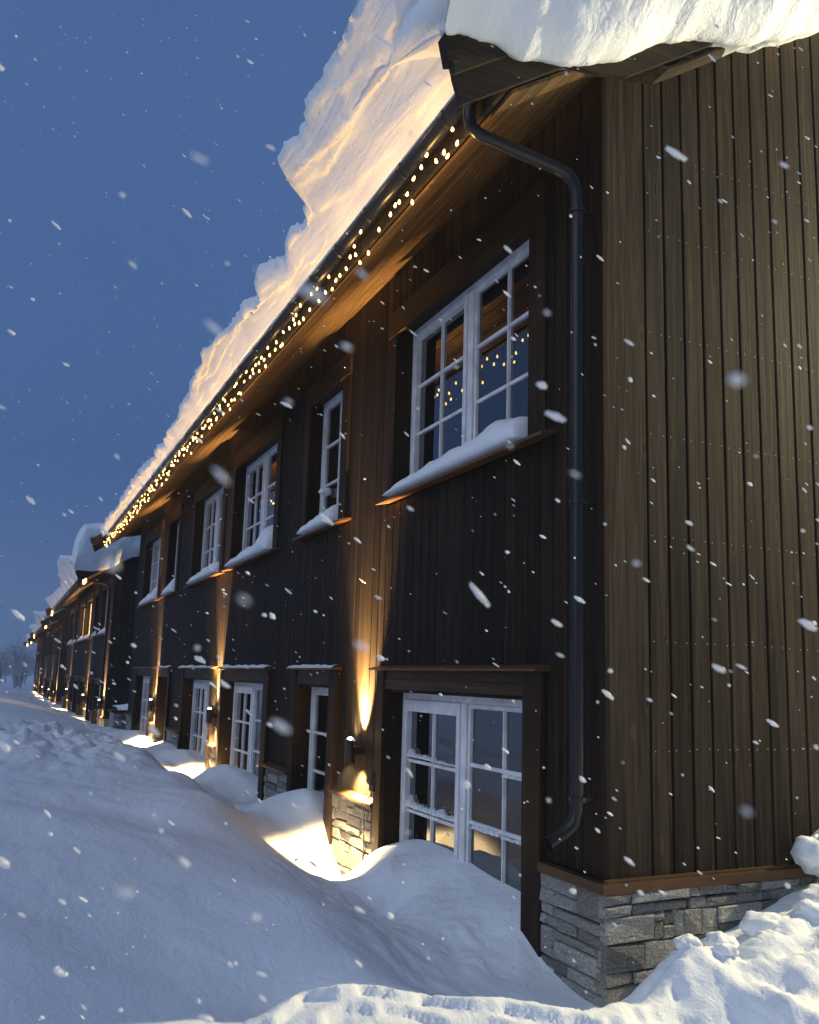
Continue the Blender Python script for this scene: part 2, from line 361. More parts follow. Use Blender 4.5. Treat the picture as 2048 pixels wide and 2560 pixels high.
# ------------------------------------------------------------------ shared part meshes
def me_from(mb, name, mt, smooth=False):
    me = D.meshes.new(name); me.from_pydata(mb.v, [], mb.f); me.validate(); me.materials.append(mt)
    import bmesh
    bm = bmesh.new(); bm.from_mesh(me); bmesh.ops.recalc_face_normals(bm, faces=bm.faces); bm.to_mesh(me); bm.free()
    if smooth: me.polygons.foreach_set('use_smooth', [True]*len(me.polygons))
    return me
PITCH = 0.145
def plank_prof(wid, t=.022, c=.006): h = wid/2; return [(0, -h), (-t+c, -h), (-t, -h+c), (-t, h-c), (-t+c, h), (0, h)]
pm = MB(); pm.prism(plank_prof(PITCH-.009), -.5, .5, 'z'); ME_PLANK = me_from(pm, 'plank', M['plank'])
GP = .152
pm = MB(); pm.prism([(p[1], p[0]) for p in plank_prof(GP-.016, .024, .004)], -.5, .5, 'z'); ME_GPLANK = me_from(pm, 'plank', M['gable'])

def stone_mesh(w, h, t, rnd):
    # irregular block, face in the y-z plane looking to -x
    b = .007; j = lambda a: rnd.uniform(-a, a); t = t+j(.008)
    o = [(-w/2+j(.008), -h/2+j(.009)), (w/2+j(.008), -h/2+j(.009)), (w/2+j(.008), h/2+j(.009)), (-w/2+j(.008), h/2+j(.009))]
    i = [(y*(1-2*b/w)+j(.003), z*(1-2*b/h)+j(.003)) for y, z in o]
    vs = [(.02, y, z) for y, z in o] + [(-t+.012+j(.004), y, z) for y, z in o] + [(-t+j(.007), y, z) for y, z in i] + [(-t-.004+j(.008), j(w*.2), j(h*.2))]
    fs = []
    for a in range(4):
        c = (a+1) % 4; fs += [(a, c, 4+c, 4+a), (4+a, 4+c, 8+c, 8+a), (8+a, 8+c, 12)]
    m_ = MB(); m_.add(vs, fs); return me_from(m_, 'stone', M['stone'])
SR = random.Random(5)
STONES = []
for w in (.07, .12, .18, .25, .35):
    for h in (.04, .07, .11, .16): 
        for _ in range(3): STONES.append((w, h, stone_mesh(w, h, .03, SR)))
def lay_stones(parent, a0, a1, z0, z1, axis, base, rnd, flip=1):
    """random courses of stone between a0..a1 along the wall; axis 'y' = facade (facing -x), 'x' = gable (facing -y)"""
    z = z1
    n = 0
    while z > z0 + .03:
        h = rnd.choice([.06, .10, .14, .17, .20]); h = min(h, z - z0)
        a = a0 - rnd.uniform(0, .02)
        while a < a1 - .015:
            w = rnd.choice([.07, .12, .18, .25, .32, .40]); w = min(w, a1 - a)
            if a1 - a - w < .05: w = a1 - a
            pieces = [(z, h)]
            if h > .11 and rnd.random() < (.75 if h > .15 else .4): q = rnd.uniform(.3, .7); pieces = [(z, h*q), (z-h*q, h*(1-q))]
            for zz, hh in pieces:
                best = min(STONES, key=lambda s: abs(s[0]-w)/w+abs(s[1]-hh)/hh+rnd.random()*.25)
                d = rnd.uniform(-.007, .009); mid = a+w/2; zc = zz-hh/2
                sc = (1, (w-.004)/best[0], (hh-.004)/best[1])
                if axis == 'y': shared('stone', best[2], parent, (base+d, mid, zc), sc, (rnd.choice([0, math.pi]) if rnd.random() < .5 else 0, 0, 0))
                else: shared('stone', best[2], parent, (mid, base+d, zc), sc, (0, 0, math.pi/2))
                n += 1
            a += w
        z -= h
    return n

# ------------------------------------------------------------------ windows
def window(parent, y0, y1, z0, z1, xf, style, detail, lit=False, name='window'):
    """white frame in the facade; style: columns per sash list; detail 2 = all pieces apart, 1 = bars joined"""
    fw = .055; gx = xf+.035
    mb = MB(); mb.box(xf, xf+.09, y0, y0+fw, z0, z1); mb.box(xf, xf+.09, y1-fw, y1, z0, z1)
    mb.box(xf+.001, xf+.09, y0+fw, y1-fw, z1-fw, z1); mb.box(xf+.001, xf+.09, y0+fw, y1-fw, z0, z0+fw)
    win = mb.build(name, M['white'], parent)
    n = len(style['sash']); inner = (y1-y0-2*fw); mul = .085 if n > 1 else 0
    sw = (inner-mul*(n-1))/n
    rows = style['rows']
    for s in range(n):
        a0 = y0+fw+s*(sw+mul); a1 = a0+sw
        if s < n-1:
            q = MB(); q.box(xf-.004, xf+.08, a1+.003, a1+mul-.003, z0+fw, z1-fw); q.build('mullion', M['white'], win)
        opening = style['sash'][s] == 'o'
        b = .058 if opening else .035; top = .10 if (opening and style.get('door')) else b
        q = MB(); xs0 = xf+(-.012 if opening else .012)
        q.box(xs0, xf+.06, a0+.004, a0+b, z0+fw+.004, z1-fw-.004); q.box(xs0, xf+.06, a1-b, a1-.004, z0+fw+.004, z1-fw-.004)
        q.box(xs0+.001, xf+.06, a0+b, a1-b, z1-fw-top, z1-fw-.004); q.box(xs0+.001, xf+.06, a0+b, a1-b, z0+fw+.004, z0+fw+b)
        sash = q.build('sash', M['white'], win)
        g0, g1, h0, h1 = a0+b, a1-b, z0+fw+b, z1-fw-top
        cols = 2; bw = .026
        cy = [g0+(g1-g0)*k/cols for k in range(cols+1)]; rz = [h1-(h1-h0)*k/rows for k in range(rows+1)]
        if style.get('rowh'):
            rz = [h1]; 
            while rz[-1]-style['rowh'] > h0+.1: rz.append(rz[-1]-style['rowh'])
            rz.append(h0)
        bars = MB(); pn = MB()
        xb = gx-.022
        for k in range(1, cols):
            if detail == 2:
                q = MB(); q.prism([(xb, cy[k]-bw/2+.006), (xb, cy[k]+bw/2-.006), (gx+.004, cy[k]+bw/2), (gx+.004, cy[k]-bw/2)], h0, h1, 'z'); q.build('glazing_bar', M['white'], win)
            else: bars.box(xb, gx+.004, cy[k]-bw/2, cy[k]+bw/2, h0, h1)
        for r in range(1, len(rz)-1):
            for k in range(cols):
                e0 = cy[k]+(bw/2 if k else 0); e1 = cy[k+1]-(bw/2 if k < cols-1 else 0)
                if detail == 2:
                    q = MB(); q.box(xb+.002, gx+.004, e0, e1, rz[r]-bw/2, rz[r]+bw/2); q.build('glazing_bar', M['white'], win)
                else: bars.box(xb+.002, gx+.004, e0, e1, rz[r]-bw/2, rz[r]+bw/2)
        for r in range(len(rz)-1):
            for k in range(cols):
                if detail == 2:
                    q = MB(); q.box(gx, gx+.008, cy[k]+.001, cy[k+1]-.001, rz[r+1]+.001, rz[r]-.001)
                    q.build('pane', M['litpane'] if lit else M['glass'], win)
                else: pn.box(gx, gx+.008, cy[k]+.001, cy[k+1]-.001, rz[r+1]+.001, rz[r]-.001)
        if detail < 2:
            bars.build('glazing_bar', M['white'], win); pn.build('pane', M['litpane'] if lit else M['glass'], win)
    return win

def surround(parent, y0, y1, z0, z1, xa, xb, bottom=True):
    t = .022; q = MB()
    q.box(xa, xb, y0-t, y0, z0, z1); q.box(xa, xb, y1, y1+t, z0, z1); q.box(xa, xb, y0-t, y1+t, z1, z1+t)
    if bottom: q.box(xa, xb, y0-t, y1+t, z0-t, z0)
    return q.build('window_reveal', M['trim'], parent)

SNOWSILL = []
def sill_snow(y0, y1, zt, label, seed, taper=1, h=.13):
    n = max(10, int((y1-y0)/.035)); prof = 9; vs = []
    for i in range(n+1):
        u = i/n; y = y0+(y1-y0)*u
        e = min(1, (1-u)*7, u*9)**.5 if 0 < u < 1 else 0.0
        hh = h*(0.78+.35*noise.noise(Vector((y*3.1, seed, 0)))+.12*noise.noise(Vector((y*11, seed, 3))))*max(e, .04)
        hh *= (1.35-.85*u*taper)*(1+.25*noise.noise(Vector((y*6.5, seed, 9))))
        front = -.135+.02*noise.noise(Vector((y*5, 1, seed)))
        for k in range(prof):
            t = k/(prof-1)*math.pi/2
            x = .125+(front-.125)*math.sin(t)**.75 if k else .125
            z = zt+hh*(math.cos(t)**.7 if k < prof-1 else 0)+(0.006*noise.noise(Vector((y*20, k*1.7, seed))) if 0 < k < prof-1 else 0)
            vs.append((x, y, z))
        vs.append((.125, y, zt-.002))
    m_ = prof+1; fs = [(i*m_+k, i*m_+(k+1) % m_, (i+1)*m_+(k+1) % m_, (i+1)*m_+k) for i in range(n) for k in range(m_)]
    fs += [tuple(range(m_)), tuple(n*m_+k for k in range(m_-1, -1, -1))]
    q = MB(); q.add(vs, fs)
    return q.build('sill_snow', M['snow'], None, True, label, 'snow', 'snow lying on the upper window sills')

# ------------------------------------------------------------------ the houses
WIDE = dict(sash='fo', rows=3); NARR = dict(sash='f', rows=3)
DWIDE = dict(sash='fo', rows=4, rowh=.405, door=True); DNARR = dict(sash='f', rows=4, rowh=.405)
OPEN = [(.76, 2.96, 'w'), (4.34, 5.42, 'n'), (6.74, 8.98, 'w'), (9.76, 12.0, 'w'), (13.65, 14.75, 'n'), (15.83, 18.07, 'w')]

def house(Y0, L, dz, openings, detail, label, group=None, lit=()):
    root = empty('wooden_house', (0, Y0, -1.7+dz), label, 'house', group)
    rnd = random.Random(int(Y0*7)+3)
    Wd = 9.0; RS = .68
    # ---- core and backing
    q = MB(); q.box(.30, Wd, Y0+.06, Y0+L-.06, -3, 3.3+dz)
    xr = Wd/2
    q.prism([(.30, 3.3+dz), (.30, 3.55+RS*.30+dz), (xr, 3.55+RS*xr+dz), (Wd-.2, 3.6+dz), (Wd-.2, 3.3+dz)], Y0+.06, Y0+L-.06, 'y')
    q.build('light_block_core', M['core'], root)  # unseen solid core, added to block light inside the house
    q = MB()
    ys_ = [Y0]
    for a, b, k in openings: ys_ += [Y0+a-.022, Y0+b+.022]
    ys_.append(Y0+L)
    for i in range(0, len(ys_), 2): q.box(.004, .28, ys_[i]+(.01 if i == 0 else 0), ys_[i+1], -3, 3.75+dz)
    for a, b, k in openings: q.box(.004, .28, Y0+a-.022, Y0+b+.022, .0+dz+.03, 1.72+dz); q.box(.004, .28, Y0+a-.022, Y0+b+.022, 3.18+dz, 3.75+dz)
    q.box(.02, Wd-.02, Y0+.012, Y0+.055, -3, 3.74+dz)
    q.prism([(.02, 3.74+dz), (.35, 3.74+dz), (xr, 3.5+RS*xr+dz), (Wd-.02, 3.74+dz)], Y0+.012, Y0+.055, 'y')
    q.build('wall', M['joint'], root)
    # ---- facade planks
    zones = []
    for a, b, k in openings: zones.append((Y0+a-.20, Y0+b+.20, k))
    def inzone(y):
        for a, b, k in zones:
            if a+.02 < y < b-.02: return (a, b, k)
    capz = -1.06+dz
    stuff = MB(); y = Y0+.13
    def plank(y, z0, z1):
        if detail == 2: shared('plank', ME_PLANK, root, (0, y, (z0+z1)/2), (1, 1, z1-z0))
        else: stuff.prism([(p[0], p[1]+y) for p in plank_prof(PITCH-.009)], z0, z1, 'z')
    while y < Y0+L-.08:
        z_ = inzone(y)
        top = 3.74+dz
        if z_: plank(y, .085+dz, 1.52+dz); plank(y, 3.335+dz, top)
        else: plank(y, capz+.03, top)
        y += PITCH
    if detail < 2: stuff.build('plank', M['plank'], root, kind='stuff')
    # corner boards
    q = MB(); q.box(-.030, 0, Y0-.028, Y0+.055, capz+.02, 3.74+dz); q.build('corner_board', M['trim'], root)
    q = MB(); q.box(-.030, 0, Y0+L-.055, Y0+L+.02, capz+.02, 3.74+dz); q.build('corner_board', M['trim'], root)
    q = MB(); q.box(-.026, .275, Y0-.026, Y0, capz+.02, 3.80+dz); q.build('corner_board', M['gable'], root)
    # ---- gable planks
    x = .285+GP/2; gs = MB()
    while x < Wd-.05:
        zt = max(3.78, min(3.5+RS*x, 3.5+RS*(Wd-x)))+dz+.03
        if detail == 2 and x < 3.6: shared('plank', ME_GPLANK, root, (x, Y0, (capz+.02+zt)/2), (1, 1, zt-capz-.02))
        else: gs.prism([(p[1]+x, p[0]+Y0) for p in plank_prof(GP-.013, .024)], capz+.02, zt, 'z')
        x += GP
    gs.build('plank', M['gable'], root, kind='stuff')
    if detail == 2:   # nail heads in rows across the gable
        q = MB()
        for z in (-1.03, -.36, .25, .86, 1.47, 2.1, 2.75, 3.3):
            x = .285
            while x < 3.4:
                for dx in (.03, GP-.03):
                    r = .0028; c = (x+dx+rnd.uniform(-.004, .004), Y0-.0245, z+rnd.uniform(-.006, .006))
                    q.add([(c[0]+r*math.cos(t*math.pi/3), c[1]-.0015, c[2]+r*math.sin(t*math.pi/3)) for t in range(6)], [tuple(range(6))])
                x += GP
        q.build('nail_head', plain('galvanised_nail', (.75, .75, .7), .3, .5), root, kind='stuff')
    # ---- stone base and caps
    if detail == 2:
        lay_stones(root, Y0-.045, Y0+.55, -2.0, capz-.03, 'y', -.035, rnd)
        lay_stones(root, -.06, 2.2, -1.85, capz-.03, 'x', Y0-.035, rnd)
    q = MB(); q.box(-.02, Wd, Y0-.02, Y0+.01, -3, capz); q.box(-.02, .01, Y0+.012, Y0+.54, -3, capz); q.build('base_wall', M['stone'] if detail < 2 else M['joint'], root)
    q = MB(); q.box(-.085, -.031, Y0-.075, Y0+.55, capz-.035, capz+.018); q.box(-.0305, Wd, Y0-.075, Y0-.029, capz-.035, capz+.018)
    q.box(-.055, 3.0, Y0-.055, Y0-.030, capz+.0185, capz+.034)
    q.build('base_flashing', M['capm'], root)
    segs = []
    for i in range(len(openings)-1): segs.append((Y0+openings[i][1]+.16, Y0+openings[i+1][0]-.20))
    segs.append((Y0+openings[-1][1]+.16, Y0+L))
    for i, (a, b) in enumerate(segs):
        q = MB(); q.box(-.012, .003, a, b, -3, capz-.01); q.build('base_wall', M['joint'], root)
        if detail == 2 and i < 4: lay_stones(root, a+.06, b-.02, -2.0 if i == 0 else -1.8, capz-.03, 'y', -.022, rnd)
        elif detail == 2: lay_stones(root, a, b, -1.6, capz-.03, 'y', -.022, rnd)
        else:
            q = MB(); q.box(-.04, -.013, a, b, -3, capz-.03); q.build('stone_base', M['stone'], root)
        q = MB(); q.prism([(-.105, capz-.028), (-.105, capz-.005), (-.02, capz+.028), (-.02, capz-.028)], a-.03, b-.005, 'y'); q.build('cap_flashing', M['capm'], root)
    # ---- openings
    xf = .12
    for i, (a, b, k) in enumerate(openings):
        a += Y0; b += Y0; det = 2 if (detail == 2 and i < 4) else 1
        # upper
        z0, z1 = 1.60+dz, 3.14+dz
        window(root, a, b, z0, z1, xf, WIDE if k == 'w' else NARR, det, lit=(i in lit))
        surround(root, a, b, z0, z1, -.02, xf+.10)
        for (c0, c1) in ((a-.20, a-.002), (b+.002, b+.17)):
            q = MB(); q.prism([(-.0, c0), (-.042, c0), (-.047, c0+.006), (-.047, c1-.006), (-.042, c1), (0, c1)], 1.56+dz, 3.09+dz, 'z'); q.build('casing_board', M['trim'], root)
        q = MB(); q.box(-.052, 0, a-.20, b+.17, 3.092+dz, 3.33+dz); q.build('header_board', M['trimh'], root)
        q = MB(); q.prism([(-.155, 1.515), (-.155, 1.535), (.12, 1.60), (.12, 1.575)], a-.33, b+.12, 'y')
        q.v = [(x_, y_, z_+dz) for x_, y_, z_ in q.v]; q.build('window_sill', M['copper'], root)
        # lower
        z0, z1 = -2.25+dz, -.115+dz
        window(root, a, b, z0, z1, xf, DWIDE if k == 'w' else DNARR, det, name='glazed_door' if k == 'w' else 'window')
        surround(root, a, b, z0, z1, -.02, xf+.10)
        for (c0, c1) in ((a-.21, a-.002), (b+.002, b+.15)):
            q = MB(); q.prism([(-.0, c0), (-.066, c0), (-.072, c0+.006), (-.072, c1-.006), (-.066, c1), (0, c1)], -2.2+dz, .062+dz, 'z'); q.build('casing_board', M['trim'], root)
        q = MB(); q.box(-.056, 0, a-.001, b+.001, -.09+dz, -.012+dz); q.build('header_board', M['trimh'], root)
        q = MB(); q.box(-.050, 0, a-.001, b+.001, -.010+dz, .062+dz); q.build('header_board', M['trimh'], root)
        q = MB(); q.prism([(-.13, .066), (-.13, .080), (-.0, .112), (-.0, .064)], a-.24, b+.20, 'y')
        q.v = [(x_, y_, z_+dz) for x_, y_, z_ in q.v]; q.build('header_flashing', M['copper'], root)
    # ---- eaves
    y0, y1 = Y0-.18, Y0+L+.42
    n = 6
    for i in range(n):
        xa = -.74+i*.125; xb = xa+.119; za = 3.24+(xa+.74)*.68; zb = 3.24+(xb+.74)*.68
        q = MB(); q.prism([(xa, za+dz), (xb, zb+dz), (xb-.006, zb+.02+dz), (xa-.006, za+.02+dz)], y0+.02, y1-.02, 'y'); q.build('soffit_board', M['soffit'], root)
    q = MB(); q.prism([(-.77, 3.275+dz), (.0, 3.80+dz), (.0, 4.02+dz), (-.80, 3.46+dz)], y0+.02, y1-.02, 'y'); q.build('roof_deck', M['joint'], root)
    q = MB(); q.box(-.80, -.775, y0, y1, 3.236+dz, 3.42+dz); q.build('fascia_board', M['barge'], root)
    # roof slab
    q = MB(); q.prism([(-.81, 3.47+dz), (0, 4.03+dz), (xr, 4.03+RS*xr+dz), (Wd+.8, 3.5+dz), (Wd+.8, 3.4+dz), (Wd, 3.85+dz), (xr, 3.85+RS*xr+dz), (0, 3.83+dz), (-.80, 3.43+dz)], y0+.005, y1-.005, 'y')
    q.build('roof', M['joint'], root)
    # gable soffit boards
    for i in range(14):
        xa = .36+i*.0; 
    for yy0, yy1 in ((Y0-.19, Y0-.112), (Y0-.108, Y0-.027)):
        q = MB(); pts = [(-.2, 3.62), (.0, 3.68), (.35, 3.745), (.50, 3.84), (xr, 3.5+RS*xr)]
        q.prism([(x_, z_+dz) for x_, z_ in pts]+[(x_, z_+.02+dz) for x_, z_ in pts[::-1]], yy0, yy1, 'y'); q.build('soffit_board', M['gable'], root)
    # barge boards (two, one above the other) with the long tail past the eaves
    for ye in (Y0-.2, y1+.03):
        lo = [(-1.10, 3.008), (-.43, 3.472), (-.2, 3.50), (0, 3.55), (xr, 3.54+RS*xr)]
        md = [(-1.15, 3.158), (-.43, 3.655), (xr, 3.71+RS*xr)]
        up = [(-1.20, 3.35), (-.43, 3.86), (xr, 3.95+RS*xr)]
        q = MB(); q.prism([(x_, z_+dz) for x_, z_ in lo]+[(x_, z_+dz) for x_, z_ in md[::-1]], ye-.03, ye, 'y'); q.build('barge_board', M['barge'], root)
        q = MB(); q.prism([(x_, z_+.002+dz) for x_, z_ in md]+[(x_, z_+dz) for x_, z_ in up[::-1]], ye-.055, ye-.002, 'y'); q.build('barge_board', M['barge'], root)
        q = MB(); q.prism([(-1.222, 3.365+dz), (-1.188, 3.215+dz), (-1.14, 3.235+dz), (-1.18, 3.40+dz)], ye-.058, ye+.02, 'y'); q.build('eaves_end_block', M['barge'], root)
    # gutter
    gx, gz, gr = -.862, 3.372+dz, .062
    arc = [(gx+gr*math.cos(t), gz+gr*math.sin(t)) for t in [math.pi+math.pi*k/10 for k in range(11)]]
    arc2 = [(gx+(gr-.005)*math.cos(t), gz+(gr-.005)*math.sin(t)) for t in [math.pi+math.pi*k/10 for k in range(11)]][::-1]
    q = MB(); q.prism(arc+arc2, y0+.03, y1-.03, 'y')
    q.tube([(gx-gr, y0+.03, gz), (gx-gr, y1-.03, gz)], .008, 6)
    q.build('gutter', M['gutter'], root, True)
    yy = Y0+.35
    while yy < y1:
        q = MB(); b_ = [(gx+(gr+.006)*math.cos(t), gz+(gr+.006)*math.sin(t)) for t in [math.pi*.93+math.pi*1.07*k/8 for k in range(9)]]
        b2 = [(gx+(gr+.001)*math.cos(t), gz+(gr+.001)*math.sin(t)) for t in [math.pi*.93+math.pi*1.07*k/8 for k in range(9)]][::-1]
        q.prism(b_+b2, yy, yy+.03, 'y')
        if detail == 2: q.box(gx-.07, gx-.055, yy-.002, yy+.032, gz-.008, gz+.022)
        q.build('gutter_bracket', M['gutter'], root); yy += .62 if detail == 2 else 2.4
    # downpipe
    for yp in ((Y0+.08,) if detail == 2 else (Y0+.08,)):
        pts = [(gx, yp+.04, 3.33), (gx, yp+.04, 3.22), (gx+.015, yp+.04, 3.17), (gx+.06, yp+.035, 3.135), (gx+.14, yp+.03, 3.12), (-.30, yp, 3.055), (-.215, yp-.01, 3.03), (-.172, yp-.015, 2.99), (-.155, yp-.02, 2.93), (-.150, yp-.02, 2.80),
               (-.150, yp-.02, 1), (-.150, yp-.02, -.58), (-.155, yp-.018, -.68), (-.175, yp-.015, -.745), (-.22, yp-.01, -.79), (-.28, yp, -.825), (-.33, yp, -.85)]
        q = MB(); q.tube([(x_, y_, z_+dz) for x_, y_, z_ in pts], .039, 14, closed=False); dp = q.build('downpipe', M['gutter'], root, True)
        for z_ in (2.80, 1.02, -.62):
            q = MB(); q.tube([(-.150, yp-.02, z_+dz-.014), (-.150, yp-.02, z_+dz+.014)], .049, 12); q.box(-.11, -.03, yp-.035, yp-.015, z_+dz-.008, z_+dz+.008)
            q.build('pipe_clamp', M['gutter'], root)
    return root

h1 = house(0, 19.3, 0, OPEN, 2, 'nearest dark plank house with stone base, white windows and snow hanging from its eaves')
OP2 = [(1.2, 3.4, 'w'), (4.6, 5.7, 'n'), (7.2, 9.4, 'w'), (10.2, 12.4, 'w'), (14.0, 15.1, 'n'), (16.2, 18.4, 'w')]
h2 = house(24.6, 19.3, -.38, OP2, 1, 'second dark house along the row, with lit orange upper windows', lit=(2, 3))
h3 = house(49.5, 19.3, -.75, OP2, 1, 'third dark house along the row, beyond the one with lit windows')
h4 = house(74.5, 12, -1.0, OP2[:3], 1, 'farthest and smallest dark house, at the end of the row')

# far upper wall slope of the ground pier: low stone block with snow at the near corner of house two
# ------------------------------------------------------------------ snow on roofs
def cornice(tips, z1, y_lo, y_hi, dz, label, step=.045, seed=0, slope=.68, thick=.75, Y0=0):
    """drift leaning out over the gutter: tips = (y, reach x, height z) of its lip"""
    ty = np.array([t[0] for t in tips]); tx = np.array([t[1] for t in tips]); tz = np.array([t[2] for t in tips])
    vs = []; n = int((y_hi-y_lo)/step); NP = 26
    for i in range(n+1):
        y = y_lo+(y_hi-y_lo)*i/n
        x_t = float(np.interp(y, ty, tx)); z_t = float(np.interp(y, ty, tz))
        x_t += -.05*noise.noise(Vector((y*3.3, 2, seed)))-.035*noise.noise(Vector((y*11, 4, seed)))-.02*noise.noise(Vector((y*27, 4, seed)))
        x0, z0 = -.915, z1+dz+.004
        H = thick*(.85+.25*noise.noise(Vector((y*.7, 9, seed))))
        prof = []
        # underside: gutter lip -> tip, concave
        for k in range(25):
            u = k/24; sag = -.07*math.sin(u*math.pi)*min(1, abs(x_t-x0)*3)
            prof.append((x0+(x_t-x0)*u, z0+(z_t-z0)*(u**1.15)-sag*.6))
        # rounded lip
        rr = .05+.04*abs(noise.noise(Vector((y*1.7, 1, seed))))
        for k in range(1, 6):
            a = math.pi*.15+math.pi*.75*k/5
            prof.append((x_t+.3*rr-rr*math.sin(a)*.9, z_t+rr*(1-math.cos(a))))
        xl, zl = prof[-1]
        for k in range(1, 9):
            u = k/8; xx = xl+(1.2-xl)*u; zr = 4.03+slope*xx+dz+H
            prof.append((xx, zl+(zr-zl)*math.sin(u*math.pi/2)**.8))
        prof.append((1.2, 4.0+slope*1.2+dz)); prof.append((-.6, 3.60+dz))
        for k, (x, z) in enumerate(prof):
            if 0 < k < len(prof)-2:
                a = .05*min(1, k/7)
                p = Vector((x*4.5, y*.55+x*1.2, z*4.5+seed)); q2 = Vector((x*13+y*.6, y*1.9, z*13))
                d = a*noise.noise(p)*1.9+a*.6*(.35-abs(noise.noise(q2)))+a*.34*noise.noise(Vector((x*24, y*7, z*24)))+a*2.0*(.22-abs(noise.noise(Vector((x*6.5+y*.9, y*.45, z*6.5+3)))))+a*1.0*(.22-abs(noise.noise(Vector((x*15-y*1.1, y*.8, z*15+8)))))
                x += -d*.5; z += d
            vs.append((x, y, z))
    m_ = len(prof); fs = [(i*m_+k, i*m_+(k+1) % m_, (i+1)*m_+(k+1) % m_, (i+1)*m_+k) for i in range(n) for k in range(m_)]
    fs += [tuple(range(m_)), tuple(n*m_+k for k in range(m_-1, -1, -1))]
    q = MB(); q.add(vs, fs); return q.build('roof_snow', M['roofsnow'], None, True, label, 'snow', 'snow drifts leaning out over the eaves')
TIPS = [(-.2,-1.30,3.75),(.01,-1.31,3.75),(.2,-1.43,3.86),(.5,-1.41,3.85),(.85,-1.40,3.85),(1.32,-1.38,3.84),(1.75,-1.37,3.83),(2.15,-1.43,3.85),(2.22,-1.14,3.64),(2.45,-1.06,3.57),(2.75,-1.14,3.63),(3.1,-1.05,3.56),(3.6,-1.15,3.64),(4.0,-1.05,3.56),(4.4,-1.10,3.59),(5.0,-1.06,3.56),(5.9,-1.21,3.68),(6.6,-1.15,3.62),(7.6,-1.05,3.56),(8.8,-1.02,3.53),(10.8,-.98,3.48),(13,-1.02,3.50),(16.8,-1.02,3.50),(19.2,-1.0,3.50),(19.7,-.95,3.46)]
cornice(TIPS, 3.385, -.12, 19.65, 0, 'long golden-lit snow drift leaning out over the gutter of the nearest house')
T2 = [(24.5,-1.0,3.1),(26,-1.35,3.5),(28,-1.5,3.75),(30,-1.45,3.7),(32,-1.25,3.5),(34,-1.05,3.25),(38,-1.1,3.3),(44.2,-1.2,3.4)]
cornice(T2, 3.385, 24.5, 44.2, -.38, 'snow drift over the gutter of the second house, above its lit windows', .15, 5, thick=1.0)
T3 = [(49.5,-1.2,2.9),(53,-1.5,3.3),(58,-1.2,3.1),(62,-1.0,2.8),(69,-1.3,3.1)]
cornice(T3, 3.385, 49.4, 69.0, -.75, 'snow drift on the eaves of the third house along the row', .25, 9, thick=1.0)
T4 = [(74.3,-1.0,2.6),(80,-1.2,2.8),(86.5,-1.0,2.6)]
cornice(T4, 3.385, 74.4, 86.6, -1.0, 'snow drift on the eaves of the farthest house', .3, 13, thick=.8)

# snow over the gable edge: bulges out past the barge boards, ragged lower rim
def gable_snow(Y0, dz, edge, label, seed, nx=150, bulge=.42, xmax=4.6):
    ex = np.array([p[0] for p in edge]); ez = np.array([p[1] for p in edge]); vs = []; NP = 22
    x0 = ex[0]
    for i in range(nx+1):
        x = x0+(xmax-x0)*(i/nx)**1.25
        z0 = float(np.interp(x, ex, ez))+dz
        if x > ex[-1]: z0 = ez[-1]+(x-ex[-1])*.68+dz
        z0 += .010*noise.noise(Vector((x*28, 3, seed)))+.02*noise.noise(Vector((x*7, 3, seed)))
        end = min(1, ((x-x0)/.22))**.5
        B = bulge*(.55+.45*end)*(1+.35*noise.noise(Vector((x*1.6, 7, seed)))); H = (1.05)*end*(1+.15*noise.noise(Vector((x*1.3, 5, seed))))+.25
        prof = [(Y0+.45, z0+.32), (Y0-.02, z0+.10), (Y0-.262, z0+.03), (Y0-.275, z0)]
        for k in range(1, NP):
            u = k/NP; a = u*math.pi*.55
            yy = Y0-.275-B*math.sin(a*1.0)*(1-.15*u); zz = z0+H*(1-math.cos(a))*.95
            prof.append((yy, zz))
        ye, zee = prof[-1]
        for k in range(1, 5): prof.append((ye+(Y0+1.4-ye)*k/4, zee+.35*math.sin(k/4*math.pi/2)))
        prof.append((Y0+1.4, z0+.4))
        for k, (y, z) in enumerate(prof):
            xx = x
            if k == 0 or k == 1: z = z+.0
            if 3 < k < NP+8:
                p = Vector((x*2.3, y*2.3, z*2.3+seed)); a = min(1, (k-3)/5)
                d = a*(.13*noise.noise(p*.8)+.022*noise.noise(Vector((x*5, y*5, z*9)))+.012*noise.noise(p*9)+.008*noise.noise(p*21))
                y -= d; z += .4*d
                xx = x-.18*math.sin(min(1, (k-3)/10)*math.pi/2)*(1-min(1, (x-x0)/.5))*0.3
            vs.append((xx, y, z))
    m_ = len(prof); fs = [(i*m_+k, i*m_+(k+1) % m_, (i+1)*m_+(k+1) % m_, (i+1)*m_+k) for i in range(nx) for k in range(m_)]
    fs += [tuple(range(m_)), tuple(nx*m_+k for k in range(m_-1, -1, -1))]
    q = MB(); q.add(vs, fs); return q.build('roof_snow', M['gablesnow'], None, True, label, 'snow')
EDGE = [(-1.22,3.345),(-1.14,3.375),(-.98,3.38),(-.76,3.355),(-.41,3.435),(-.085,3.585),(.11,3.745),(.485,3.935),(.815,4.0),(1.17,4.17),(1.62,4.41)]
gable_snow(0, 0, EDGE, 'thick overhanging snow on the gable edge of the nearest house, top right', 3)
gable_snow(24.6, -.38, EDGE, 'snow on the gable edge of the second house, in the gap beyond the first', 6, 50)

